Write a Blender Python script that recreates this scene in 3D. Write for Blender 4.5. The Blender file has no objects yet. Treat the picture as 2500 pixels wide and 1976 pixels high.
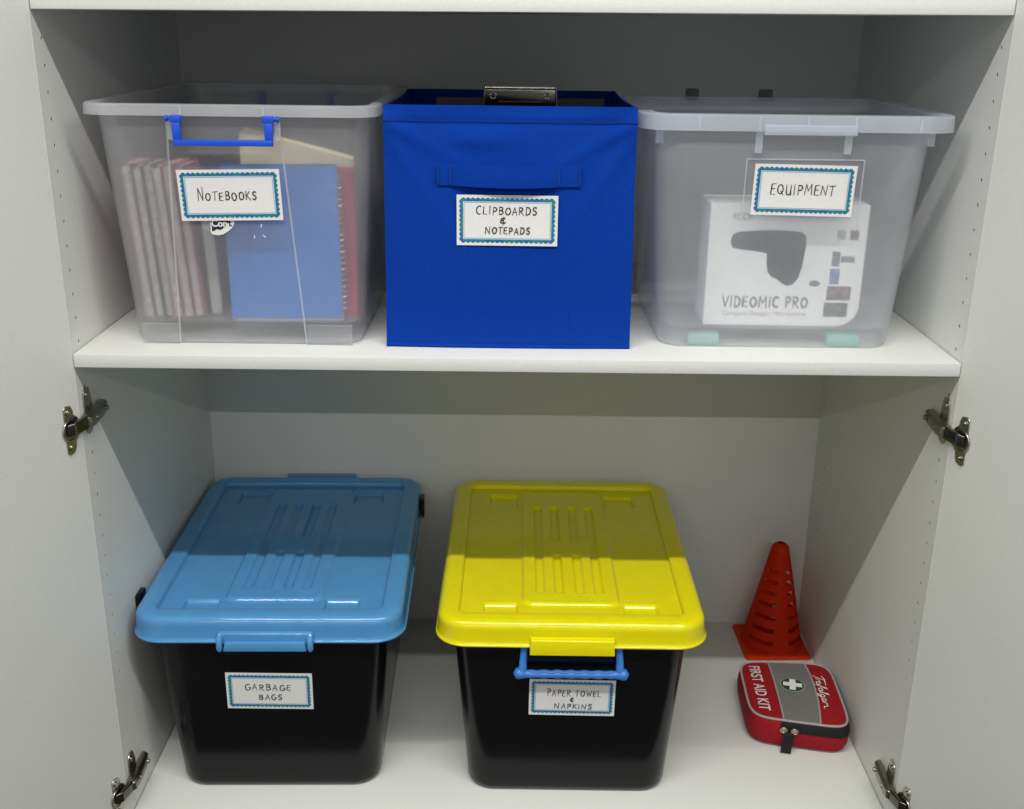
import bpy, bmesh, math, random
from mathutils import Vector, Matrix
random.seed(7)
R = math.radians
S = bpy.context.scene
COL = S.collection

# ------------------------------------------------------------------ camera, world, lamps, exposure
cam_d = bpy.data.cameras.new("camera")
cam = bpy.data.objects.new("camera", cam_d)
COL.objects.link(cam)
cam_d.sensor_fit = 'HORIZONTAL'
cam_d.sensor_width = 36.0
cam_d.lens = 36.0 * 2685.208 / 2500.0
cam_d.clip_start, cam_d.clip_end = 0.02, 60.0
fw = Vector((0.00083398, 0.94369483, -0.33081621))
rt = Vector((0.99992759, 0.00318438, 0.01160461))
up = Vector((-0.01200466, 0.33080194, 0.94362385))
M = Matrix((rt, up, -fw)).transposed().to_4x4()
M.translation = Vector((-0.00736452, -1.38773683, 1.16653687))
cam.matrix_world = M
S.camera = cam

W = bpy.data.worlds.new("World")
S.world = W
W.use_nodes = True
bg = W.node_tree.nodes["Background"]
bg.inputs[0].default_value = (0.93, 0.95, 1.0, 1)
bg.inputs[1].default_value = 0.29

def tube_lamp(name, y, z, power, length=3.7, width=0.045):
    d = bpy.data.lights.new(name, 'AREA')
    d.shape = 'RECTANGLE'
    d.size, d.size_y = length, width
    d.energy = power
    d.color = (1.0, 0.983, 0.93)
    o = bpy.data.objects.new(name, d)
    o.location = (0.02, y, z)
    o.rotation_euler = (R(0), 0, 0)
    COL.objects.link(o)
    return o
tube_lamp("ceiling_tube", -1.158, 2.53, 86.0)
tube_lamp("ceiling_tube", -3.90, 2.53, 77.0)

S.view_settings.view_transform = 'Standard'
S.view_settings.look = 'None'
S.view_settings.exposure = 0.0
S.view_settings.gamma = 1.0
S.render.engine = 'CYCLES'
S.cycles.use_denoising = True
S.cycles.use_adaptive_sampling = False
S.cycles.max_bounces = 14
S.cycles.transmission_bounces = 10
S.cycles.transparent_max_bounces = 24
S.cycles.diffuse_bounces = 5
S.cycles.sample_clamp_indirect = 1.5

# ------------------------------------------------------------------ measures (metres)
HW = 0.58654            # half the clear width between the side panels
HM, HT, DEP = 0.74287, 1.17116, 0.6021
T = 0.018

# ------------------------------------------------------------------ materials
MATS = {}
def mat(name, col, rough=0.5, metal=0.0, spec=0.5, noise=0.0, nscale=60, bump=0.0, bscale=300, coat=0.0, stops=None, rvar=0.0):
    if name in MATS: return MATS[name]
    m = bpy.data.materials.new(name); m.use_nodes = True
    nt = m.node_tree; p = nt.nodes["Principled BSDF"]
    p.inputs["Base Color"].default_value = (*col, 1)
    p.inputs["Roughness"].default_value = rough
    p.inputs["Metallic"].default_value = metal
    p.inputs["Specular IOR Level"].default_value = spec
    if coat: p.inputs["Coat Weight"].default_value = coat; p.inputs["Coat Roughness"].default_value = 0.12
    tc = nt.nodes.new("ShaderNodeTexCoord")
    if noise or rvar:
        n = nt.nodes.new("ShaderNodeTexNoise"); n.inputs["Scale"].default_value = nscale; n.inputs["Detail"].default_value = 6
        nt.links.new(tc.outputs["Object"], n.inputs["Vector"])
        if noise:
            mx = nt.nodes.new("ShaderNodeMix"); mx.data_type = 'RGBA'
            d = [max(0, c * (1 - noise)) for c in col]; l = [min(1, c * (1 + noise)) for c in col]
            mx.inputs["A"].default_value = (*d, 1); mx.inputs["B"].default_value = (*l, 1)
            cr = nt.nodes.new("ShaderNodeMapRange"); cr.inputs[1].default_value = 0.3; cr.inputs[2].default_value = 0.7
            nt.links.new(n.outputs["Fac"], cr.inputs[0]); nt.links.new(cr.outputs[0], mx.inputs["Factor"])
            nt.links.new(mx.outputs["Result"], p.inputs["Base Color"])
        if rvar:
            mr = nt.nodes.new("ShaderNodeMapRange"); mr.inputs[3].default_value = rough - rvar; mr.inputs[4].default_value = rough + rvar
            nt.links.new(n.outputs["Fac"], mr.inputs[0]); nt.links.new(mr.outputs[0], p.inputs["Roughness"])
    if bump:
        b = nt.nodes.new("ShaderNodeTexNoise"); b.inputs["Scale"].default_value = bscale; b.inputs["Detail"].default_value = 3
        nt.links.new(tc.outputs["Object"], b.inputs["Vector"])
        bn = nt.nodes.new("ShaderNodeBump"); bn.inputs["Strength"].default_value = bump; bn.inputs["Distance"].default_value = 0.001
        nt.links.new(b.outputs["Fac"], bn.inputs["Height"]); nt.links.new(bn.outputs["Normal"], p.inputs["Normal"])
    MATS[name] = m
    return m

def clear_plastic(name, milk, tint=(0.80, 0.83, 0.88), rough=0.42, ior=1.14, clear=0.5):
    m = bpy.data.materials.new(name); m.use_nodes = True
    nt = m.node_tree; nt.nodes.clear()
    N = nt.nodes.new; L = nt.links.new
    out = N("ShaderNodeOutputMaterial")
    tr = N("ShaderNodeBsdfTransparent"); tr.inputs[0].default_value = (0.985, 0.988, 0.995, 1)
    rf = N("ShaderNodeBsdfRefraction"); rf.inputs["Color"].default_value = (0.985, 0.988, 0.995, 1)
    rf.inputs["Roughness"].default_value = rough; rf.inputs["IOR"].default_value = ior
    df = N("ShaderNodeBsdfDiffuse"); df.inputs[0].default_value = (*tint, 1)
    tl = N("ShaderNodeBsdfTranslucent"); tl.inputs[0].default_value = (*tint, 1)
    gl = N("ShaderNodeBsdfGlossy"); gl.inputs["Roughness"].default_value = 0.16; gl.inputs[0].default_value = (1, 1, 1, 1)
    m1 = N("ShaderNodeMixShader"); m1.inputs[0].default_value = clear; L(rf.outputs[0], m1.inputs[1]); L(tr.outputs[0], m1.inputs[2])
    m2 = N("ShaderNodeMixShader"); m2.inputs[0].default_value = 0.5; L(df.outputs[0], m2.inputs[1]); L(tl.outputs[0], m2.inputs[2])
    tc = N("ShaderNodeTexCoord"); nz = N("ShaderNodeTexNoise"); nz.inputs["Scale"].default_value = 9; nz.inputs["Detail"].default_value = 5
    L(tc.outputs["Object"], nz.inputs["Vector"])
    mr = N("ShaderNodeMapRange"); mr.inputs[1].default_value = 0.3; mr.inputs[2].default_value = 0.7
    mr.inputs[3].default_value = milk * 0.88; mr.inputs[4].default_value = milk * 1.12
    L(nz.outputs["Fac"], mr.inputs[0])
    m3 = N("ShaderNodeMixShader"); L(mr.outputs[0], m3.inputs[0]); L(m1.outputs[0], m3.inputs[1]); L(m2.outputs[0], m3.inputs[2])
    lw = N("ShaderNodeLayerWeight"); lw.inputs["Blend"].default_value = 0.5
    pw = N("ShaderNodeMath"); pw.operation = 'POWER'; L(lw.outputs["Facing"], pw.inputs[0]); pw.inputs[1].default_value = 4.0
    fr = N("ShaderNodeMapRange"); L(pw.outputs[0], fr.inputs[0]); fr.inputs[3].default_value = 0.015; fr.inputs[4].default_value = 0.25
    m4 = N("ShaderNodeMixShader"); L(fr.outputs[0], m4.inputs[0]); L(m3.outputs[0], m4.inputs[1]); L(gl.outputs[0], m4.inputs[2])
    L(m4.outputs[0], out.inputs[0])
    MATS[name] = m
    return m

MEL = mat("white_melamine", (0.685, 0.695, 0.67), 0.5, noise=0.045, nscale=420, bump=0.12, bscale=700, spec=0.35)
BACKM = mat("back_board", (0.65, 0.66, 0.63), 0.6, noise=0.035, nscale=420, bump=0.1, bscale=700, spec=0.3)
HOLE = mat("dark_hole_plug", (0.10, 0.085, 0.065), 0.9)  # dark colour standing in for the shade inside the pin holes
STEEL = mat("nickel_steel", (0.44, 0.42, 0.37), 0.26, metal=1.0, noise=0.15, nscale=150, rvar=0.08)
BLACKN = mat("black_nickel", (0.13, 0.125, 0.11), 0.22, metal=1.0)
STEELD = mat("dark_steel", (0.30, 0.285, 0.25), 0.32, metal=1.0, noise=0.15, nscale=150, rvar=0.08)
CHROME = mat("chrome", (0.42, 0.40, 0.37), 0.2, metal=1.0)
CLEAR = clear_plastic("clear_plastic", 0.15, tint=(0.92, 0.92, 0.94), rough=0.6, clear=0.80)
CLEARRIM = clear_plastic("clear_plastic_rim", 0.36, tint=(0.90, 0.91, 0.94), rough=0.45, clear=0.8)
CLEARB = clear_plastic("clear_plastic_blueish", 0.185, tint=(0.93, 0.95, 1.0), rough=0.5, clear=0.84)
CLEARBRIM = clear_plastic("clear_plastic_blueish_rim", 0.40, tint=(0.86, 0.90, 0.98), rough=0.45, clear=0.8)
FABRIC = mat("royal_blue_fabric", (0.0035, 0.040, 0.31), 0.9, noise=0.12, nscale=500, bump=0.35, bscale=900, spec=0.05)
HANDLEB = mat("bright_blue_plastic", (0.010, 0.075, 0.58), 0.35, spec=0.5)
BAIL = mat("mid_blue_plastic", (0.045, 0.20, 0.62), 0.38, spec=0.45)
BLACKP = mat("black_plastic", (0.0040, 0.0040, 0.0055), 0.2, spec=0.3, rvar=0.06, nscale=14, bump=0.03, bscale=60)
BLUEL = mat("blue_lid_plastic", (0.078, 0.28, 0.565), 0.10, spec=0.5, noise=0.04, nscale=40, rvar=0.03)
YELL = mat("yellow_lid_plastic", (0.76, 0.68, 0.002), 0.10, spec=0.45, noise=0.03, nscale=40, rvar=0.03)
PAPER = mat("label_paper", (0.77, 0.765, 0.75), 0.4, spec=0.4, noise=0.02, nscale=200, coat=0.35)
INK = mat("marker_ink", (0.012, 0.012, 0.014), 0.5)
REDF = mat("red_pouch_fabric", (0.30, 0.006, 0.013), 0.75, noise=0.2, nscale=300, bump=0.4, bscale=1400, spec=0.25)
GREYF = mat("grey_pouch_fabric", (0.165, 0.162, 0.15), 0.85, noise=0.12, nscale=300, bump=0.4, bscale=1400, spec=0.2)
PIPE = mat("pale_piping", (0.36, 0.345, 0.32), 0.7, noise=0.12, nscale=500)
BLACKF = mat("black_webbing", (0.010, 0.010, 0.011), 0.7, bump=0.4, bscale=1500, spec=0.3)
WHITEP = mat("white_print", (0.78, 0.77, 0.74), 0.6)
PINKP = mat("pale_pink_print", (0.72, 0.60, 0.58), 0.6)
GREENP = mat("dark_green_print", (0.012, 0.055, 0.030), 0.6)
CONE = mat("cone_orange_red", (0.82, 0.07, 0.008), 0.45, spec=0.4, noise=0.06, nscale=50)
CARD = mat("white_carton", (0.92, 0.92, 0.90), 0.5, noise=0.02, nscale=90)
TEAL = mat("teal_plastic", (0.28, 0.52, 0.45), 0.5)

def border_mat():
    m = mat("teal_border_print", (0.01, 0.16, 0.28), 0.45)
    nt = m.node_tree; p = nt.nodes["Principled BSDF"]
    tc = nt.nodes.new("ShaderNodeTexCoord"); n = nt.nodes.new("ShaderNodeTexNoise"); n.inputs["Scale"].default_value = 95
    nt.links.new(tc.outputs["Object"], n.inputs["Vector"])
    cr = nt.nodes.new("ShaderNodeValToRGB")
    cr.color_ramp.elements[0].position = 0.38; cr.color_ramp.elements[0].color = (0.012, 0.12, 0.34, 1)
    cr.color_ramp.elements[1].position = 0.62; cr.color_ramp.elements[1].color = (0.006, 0.23, 0.25, 1)
    nt.links.new(n.outputs["Fac"], cr.inputs[0]); nt.links.new(cr.outputs[0], p.inputs["Base Color"])
    return m
BORDER = border_mat()
LINE = mat("pale_blue_line", (0.16, 0.40, 0.62), 0.5)

# ------------------------------------------------------------------ object helpers
def thing(name, label, cat, loc=(0, 0, 0), rz=0.0, group=None):
    o = bpy.data.objects.new(name, None); COL.objects.link(o)
    o.empty_display_size = 0.02
    o.location = loc; o.rotation_euler = (0, 0, rz)
    o["label"] = label; o["category"] = cat
    if group: o["group"] = group
    return o

class MB:
    def __init__(s): s.v = []; s.f = []
    def add(s, vs, fs):
        b = len(s.v); s.v += [tuple(v) for v in vs]; s.f += [tuple(b + i for i in f) for f in fs]
    def box(s, c, size, rot=None):
        x, y, z = size[0] / 2, size[1] / 2, size[2] / 2
        vs = [Vector(p) for p in ((-x,-y,-z),(x,-y,-z),(x,y,-z),(-x,y,-z),(-x,-y,z),(x,-y,z),(x,y,z),(-x,y,z))]
        if rot is not None: vs = [rot @ v for v in vs]
        s.add([v + Vector(c) for v in vs], [(0,3,2,1),(4,5,6,7),(0,1,5,4),(1,2,6,5),(2,3,7,6),(3,0,4,7)])
    def span(s, a, b):
        s.box([(a[i] + b[i]) / 2 for i in range(3)], [abs(b[i] - a[i]) for i in range(3)])
    def loft(s, rings, cap0=False, cap1=False, closed=True):
        n = len(rings[0]); vs = [p for r in rings for p in r]; fs = []
        for k in range(len(rings) - 1):
            for i in range(n if closed else n - 1):
                j = (i + 1) % n
                fs.append((k * n + i, k * n + j, (k + 1) * n + j, (k + 1) * n + i))
        if cap0: fs.append(tuple(range(n))[::-1])
        if cap1: fs.append(tuple((len(rings) - 1) * n + i for i in range(n)))
        s.add(vs, fs)
    def tube(s, path, r, n=8, cap=True):
        path = [Vector(p) for p in path]; rings = []
        rr = r if isinstance(r, (list, tuple)) else [r] * len(path)
        prev = None
        for i, p in enumerate(path):
            t = (path[min(i + 1, len(path) - 1)] - path[max(i - 1, 0)]).normalized()
            if prev is None:
                a = Vector((0, 0, 1)) if abs(t.z) < 0.9 else Vector((0, 1, 0))
                u = t.cross(a).normalized()
            else:
                u = (prev - t * prev.dot(t)).normalized()
            prev = u; w = t.cross(u)
            rings.append([p + (u * math.cos(2 * math.pi * k / n) + w * math.sin(2 * math.pi * k / n)) * rr[i] for k in range(n)])
        s.loft(rings, cap, cap)
    def ring_tube(s, path, r, n=6):          # closed path
        path = [Vector(p) for p in path]; m = len(path); rings = []
        for i, p in enumerate(path):
            t = (path[(i + 1) % m] - path[i - 1]).normalized()
            u = t.cross(Vector((0, 0, 1)));  u = u.normalized() if u.length > 1e-6 else Vector((1, 0, 0)); w = t.cross(u)
            rings.append([p + (u * math.cos(2 * math.pi * k / n) + w * math.sin(2 * math.pi * k / n)) * r for k in range(n)])
        rings.append(rings[0]); s.loft(rings)
    def prism(s, poly, d0, d1, f):           # polygon in (a,b) extruded d0..d1, mapped by f(a,b,d)
        n = len(poly)
        vs = [f(a, b, d0) for a, b in poly] + [f(a, b, d1) for a, b in poly]
        fs = [tuple(range(n))[::-1], tuple(range(n, 2 * n))] + [(i, (i + 1) % n, n + (i + 1) % n, n + i) for i in range(n)]
        s.add(vs, fs)
    def build(s, name, m, parent=None, smooth=False, bevel=0.0, bseg=2, fix=True, auto=35, merge=False):
        me = bpy.data.meshes.new(name)
        me.from_pydata(s.v, [], s.f)
        bm = bmesh.new(); bm.from_mesh(me)
        if merge: bmesh.ops.remove_doubles(bm, verts=bm.verts, dist=1e-5)
        if fix: bmesh.ops.recalc_face_normals(bm, faces=bm.faces)
        if bevel:
            es = [e for e in bm.edges if len(e.link_faces) == 2 and e.calc_face_angle(0) > R(30)]
            bmesh.ops.bevel(bm, geom=es, offset=bevel, segments=bseg, profile=0.5, affect='EDGES', clamp_overlap=True)
        if smooth or bevel:
            for fc in bm.faces: fc.smooth = True
            for e in bm.edges:
                if len(e.link_faces) == 2 and e.calc_face_angle(0) > R(auto): e.smooth = False
        bm.to_mesh(me); bm.free()
        return link(name, me, m, parent)

def link(name, me, m, parent=None):
    o = bpy.data.objects.new(name, me); COL.objects.link(o)
    if m is not None and not me.materials: me.materials.append(m)
    if parent is not None: o.parent = parent
    return o

def rrect(hx, hy, r, n=6, cx=0.0, cy=0.0):
    r = min(r, hx * 0.999, hy * 0.999); pts = []
    for qx, qy, a0 in ((1, -1, -90), (1, 1, 0), (-1, 1, 90), (-1, -1, 180)):
        for k in range(n + 1):
            a = R(a0 + 90 * k / n)
            pts.append((cx + qx * (hx - r) + r * math.cos(a), cy + qy * (hy - r) + r * math.sin(a)))
    return pts
def ring(hx, hy, r, z, n=6, cx=0, cy=0): return [(x, y, z) for x, y in rrect(hx, hy, r, n, cx, cy)]

# ------------------------------------------------------------------ lettering
def arc(cx, cy, rx, ry, a0, a1, n=12):
    return [(cx + rx * math.cos(R(a0 + (a1 - a0) * k / n)), cy + ry * math.sin(R(a0 + (a1 - a0) * k / n))) for k in range(n + 1)]
GLY = {
 'N': (.75, [[(0,0),(.06,.95)], [(.06,.97),(.62,.02)], [(.62,.0),(.70,1.06)]]),
 'O': (.72, [arc(.36,.46,.33,.46,100,455)]),
 'T': (.66, [[(0,.93),(.66,1.0)], [(.34,.93),(.30,0)]]),
 'E': (.55, [[(.5,.98),(.05,.94),(.0,.03),(.5,.0)], [(.02,.5),(.42,.53)]]),
 'B': (.60, [[(.05,0),(.03,1.0)], [(.03,1.0)] + arc(.2,.77,.28,.22,80,-80) + [(.06,.53)], [(.06,.5)] + arc(.24,.26,.32,.26,80,-90) + [(.05,.0)]]),
 'K': (.62, [[(.03,1),(.03,0)], [(.52,.95),(.06,.45)], [(.14,.52),(.62,-.04)]]),
 'S': (.55, [arc(.3,.76,.24,.23,35,250) + arc(.27,.26,.24,.26,75,-150)]),
 'C': (.62, [arc(.38,.5,.36,.5,55,300)]),
 'L': (.50, [[(.05,1),(.0,.03),(.48,.02)]]),
 'I': (.14, [[(.07,1),(.05,0)]]),
 'P': (.56, [[(.06,-.02),(.04,1.0)], [(.02,.98)] + arc(.22,.73,.30,.26,80,-90) + [(.06,.44)]]),
 'A': (.68, [[(0,0),(.34,1.0)], [(.34,1.0),(.64,-.02)], [(.12,.36),(.54,.38)]]),
 'R': (.62, [[(.04,0),(.04,1.0)], [(.02,.98)] + arc(.22,.75,.28,.24,80,-90) + [(.07,.5)], [(.14,.49),(.60,-.02)]]),
 'D': (.66, [[(.06,0),(.05,1.0)], [(.02,.99)] + arc(.14,.5,.48,.49,78,-86) + [(.03,.0)]]),
 'Q': (.78, [arc(.36,.48,.34,.48,95,455), [(.42,.28),(.74,-.12)]]),
 'U': (.66, [[(.04,1),(.05,.4)] + arc(.32,.32,.27,.31,180,345) + [(.62,1.0)], [(.62,.6),(.64,0)]]),
 'M': (.88, [[(.0,0),(.1,1.0)], [(.1,1.0),(.42,.35)], [(.42,.35),(.76,1.02)], [(.76,1.02),(.86,0)]]),
 'G': (.70, [arc(.38,.5,.36,.5,60,330) + [(.72,.46)], [(.44,.45),(.74,.47)]]),
 'W': (.92, [[(.0,1),(.22,0)], [(.22,0),(.44,.72)], [(.44,.72),(.66,0)], [(.66,0),(.92,1.02)]]),
 '&': (.60, [arc(.32,.74,.26,.22,40,250,8) + arc(.32,.30,.30,.26,95,330,8), [(.36,1.2),(.32,-.2)]]),
 'V': (.64, [[(0,1),(.33,0)], [(.33,0),(.66,1)]]),
 ' ': (.45, []),
}
def layout(text, width, height, cx, cy, seed=0, big_first=1.0, slant=0.0, jit=1.0):
    rnd = random.Random(seed); x = 0; st = []
    for i, ch in enumerate(text):
        w, ss = GLY[ch]; sc = big_first if i == 0 else 1.0
        h = sc * (1 + jit * rnd.uniform(-.07, .07)); dy = jit * rnd.uniform(-.06, .06); sh = slant + jit * rnd.uniform(-.05, .05)
        for p in ss: st.append([(x + (a + sh * b) * (.9 + .1 * sc), b * h + dy) for a, b in p])
        x += w + (.30 if ch != ' ' else .1) + jit * rnd.uniform(-.05, .05)
    xs = [a for p in st for a, b in p]; x0, x1 = min(xs), max(xs); k = width / (x1 - x0)
    return [[(cx - width / 2 + (a - x0) * k, cy + (b - .5) * height) for a, b in p] for p in st]
def ribbons(strokes, w, f, lift=0.00002):
    """flat pen strokes: f(a,b,d) maps card coordinates to the surface; each stroke a hair above the last"""
    mb = MB()
    for si, p in enumerate(strokes):
        q = [Vector(a) for a in p]; L_, R_ = [], []
        for i, c in enumerate(q):
            t = (q[min(i + 1, len(q) - 1)] - q[max(i - 1, 0)])
            if t.length < 1e-9: t = Vector((1, 0))
            t.normalize(); n = Vector((-t.y, t.x)); ww = w / 2 * (1.0 + .16 * math.sin(i * 1.7 + si))
            if i == 0: c = c - t * w * .35
            if i == len(q) - 1: c = c + t * w * .35
            k = .62 if i in (0, len(q) - 1) else 1
            L_.append(c + n * ww * k); R_.append(c - n * ww * k)
        d = lift * (si + 1); n = len(q)
        mb.add([f(v.x, v.y, d) for v in L_] + [f(v.x, v.y, d) for v in R_], [(i, i + 1, n + i + 1, n + i) for i in range(n - 1)])
    return mb
def font_mesh(text, size, bold=0.0, align='LEFT', sx=1.0):
    c = bpy.data.curves.new("lettering", 'FONT'); c.body = text; c.size = size; c.offset = bold; c.align_x = align; c.resolution_u = 4
    o = bpy.data.objects.new("lettering", c); COL.objects.link(o)
    me = bpy.data.meshes.new_from_object(o.evaluated_get(bpy.context.evaluated_depsgraph_get()))
    vs = [(v.co.x * sx, v.co.y) for v in me.vertices]; fs = [tuple(p.vertices) for p in me.polygons]
    bpy.data.objects.remove(o); bpy.data.meshes.remove(me)
    return vs, fs
def text_mb(text, x, y, size, f, bold=0.0, sx=1.0, d=0.0002, width=None):
    vs, fs = font_mesh(text, size, bold, 'LEFT', sx)
    if width:
        x0 = min(v[0] for v in vs); x1 = max(v[0] for v in vs); k = width / (x1 - x0)
        vs = [((v[0] - x0) * k, v[1]) for v in vs]
    mb = MB(); mb.add([f(x + a, y + b, d) for a, b in vs], fs); return mb

# ------------------------------------------------------------------ label cards (132 x 66 mm, scalloped teal border)
def label_card(parent, loc, tilt, roll, lines, bend=0.0, seed=1):
    """loc: card centre in the parent's space; tilt leans the top towards the viewer (front wall slope)"""
    root_m = Matrix.Translation(loc) @ Matrix.Rotation(tilt, 4, 'X') @ Matrix.Rotation(roll, 4, 'Y')
    hx, hy = 0.066, 0.033
    def f(a, b, d):
        return root_m @ Vector((a, -d - bend * (1 - (a / hx) ** 2) * 0.0 - bend * (b / hy) ** 2, b))
    mb = MB(); nx, ny = 8, 8
    g = lambda i, j, d: f(-hx + 2 * hx * i / nx, -hy + 2 * hy * j / ny, d)
    for d in (0.0005, 0.0):
        b0 = len(mb.v); mb.v += [tuple(g(i, j, d)) for j in range(ny + 1) for i in range(nx + 1)]
        for j in range(ny):
            for i in range(nx):
                q = (b0 + j * (nx + 1) + i, b0 + j * (nx + 1) + i + 1, b0 + (j + 1) * (nx + 1) + i + 1, b0 + (j + 1) * (nx + 1) + i)
                mb.f.append(q if d else q[::-1])
    n1 = nx + 1; off = n1 * (ny + 1)
    rim = [i for i in range(n1)] + [j * n1 + nx for j in range(1, ny + 1)] + [ny * n1 + i for i in range(nx - 1, -1, -1)] + [j * n1 for j in range(ny - 1, 0, -1)]
    for k in range(len(rim)):
        a, b = rim[k], rim[(k + 1) % len(rim)]; mb.f.append((a, a + off, b + off, b))
    card = mb.build("label_card", PAPER, parent)
    # border: scalloped outer outline bridged to a straight inner outline
    ox, oy, ix, iy = 0.0605, 0.0275, 0.0578, 0.0248
    n_x, n_y = 19, 9; out = []
    def side(p0, p1, n, nrm):
        for k in range(n):
            for q in range(6):
                t = (k + q / 6) / n; a = math.sin(math.pi * q / 6) ** .6 * 0.0021
                out.append((p0[0] + (p1[0] - p0[0]) * t + nrm[0] * a, p0[1] + (p1[1] - p0[1]) * t + nrm[1] * a))
    side((-ox, -oy), (ox, -oy), n_x, (0, -1)); side((ox, -oy), (ox, oy), n_y, (1, 0)); side((ox, oy), (-ox, oy), n_x, (0, 1)); side((-ox, oy), (-ox, -oy), n_y, (-1, 0))
    cl = lambda v, m: max(-m, min(m, v)); n = len(out)
    bm_ = MB(); D = 0.0008
    bm_.add([f(a, b, D) for a, b in out] + [f(cl(a, ix), cl(b, iy), D) for a, b in out], [(i, (i + 1) % n, n + (i + 1) % n, n + i) for i in range(n)])
    bm_.build("border", BORDER, card, merge=True)
    lm = MB(); a1, b1, w = 0.0565, 0.0235, 0.00035
    for p, q in (((-a1, -b1), (a1, -b1)), ((-a1, b1), (a1, b1))):
        lm.add([f(p[0], p[1] - w, D), f(q[0], q[1] - w, D), f(q[0], q[1] + w, D), f(p[0], p[1] + w, D)], [(0, 1, 2, 3)])
    for s_ in (-1, 1):
        lm.add([f(s_ * a1 - w, -b1 + w, D), f(s_ * a1 + w, -b1 + w, D), f(s_ * a1 + w, b1 - w, D), f(s_ * a1 - w, b1 - w, D)], [(0, 1, 2, 3)])
    lm.build("border_line", LINE, card)
    st = []
    for k, (txt, w_, h_, cx, cy, bf) in enumerate(lines):
        st += layout(txt, w_ / 1000, h_ / 1000, cx / 1000, cy / 1000, seed * 10 + k, bf, 0.03)
    ribbons(st, 0.0015, lambda a, b, d: f(a, b, D + d)).build("lettering", INK, card, fix=False)
    return card

# ================================================================== CUPBOARD
cup = thing("cupboard", "white cupboard with both doors swung open and shelves of storage bins", "cupboard")
def panel_with_holes(sx):
    mb = MB(); mb.span((sx * HW, 0, -0.10), (sx * (HW + T), DEP + 0.012, 2.2))
    o = mb.build("side_panel", MEL, cup, bevel=0.0006, bseg=1)
    cut = MB(); z0 = 0.6255 if sx < 0 else 0.6285
    inset = MB()
    yr = 0.5245 if sx < 0 else 0.536
    for y, lo in ((0.0272, 0.225), (yr, 0.225)):
        j = math.ceil((lo - z0) / 0.032)
        while z0 + 0.032 * j < 2.1:
            z = z0 + 0.032 * j; j += 1
            if abs(z - (HM - T / 2)) < 0.016 or abs(z - HT - .009) < 0.016: continue
            c = [(y + 0.0026 * math.cos(2 * math.pi * k / 10), z + 0.0026 * math.sin(2 * math.pi * k / 10)) for k in range(10)]
            cut.prism(c, -0.001, 0.011, lambda a, b, d: (sx * (HW + d), a, b))
            c2 = [(y + (a - y) * .985, z + (b - z) * .985) for a, b in c]
            inset.prism(c2, 0.0007, 0.0108, lambda a, b, d: (sx * (HW + d), a, b))  # plug fills the hole to just below the surface, painting it dark
    co = cut.build("cutter", HOLE)
    md = o.modifiers.new("holes", 'BOOLEAN'); md.operation = 'DIFFERENCE'; md.object = co; md.solver = 'EXACT'
    me = bpy.data.meshes.new_from_object(o.evaluated_get(bpy.context.evaluated_depsgraph_get()))
    o.modifiers.clear(); o.data = me
    bpy.data.objects.remove(co)
    inset.build("shelf_pin_holes", HOLE, o)["kind"] = "stuff"
for sx in (-1, 1): panel_with_holes(sx)
mb = MB(); mb.span((-HW - T, DEP, -0.10), (HW + T, DEP + 0.010, 2.2)); mb.build("back_panel", BACKM, cup)
g = 0.0012
def shelf(z_top, tilt=0.0, y0=0.0, lab=None):
    mb = MB(); mb.span((-HW + g, y0, z_top - T), (HW - g, DEP - 0.001, z_top))
    mb.v = [(x, y, z + tilt * (x + HW) / (2 * HW)) for x, y, z in mb.v]
    o = mb.build("shelf", MEL, cup, bevel=0.0008, bseg=2)
    if lab: o["label"] = lab
    return o
shelf(HT + T, 0.0063, 0.0018, "topmost shelf seen edge on along the top of the photo")
shelf(HM, 0.0017, -0.0006, "middle shelf carrying the two clear boxes and the blue fabric box")
shelf(0.0, 0.0, 0.0, "bottom board under the black tubs")

mb = MB(); mb.span((-4, -5.5, -0.16), (4, 0.7, -0.104)); fl_ = mb.build("floor", mat("dark_unseen_floor", (0.06, 0.058, 0.055), 0.95, noise=0.3, nscale=200)); fl_["kind"] = "structure"  # out of view; added dark to keep tub reflections and light from below low
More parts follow.
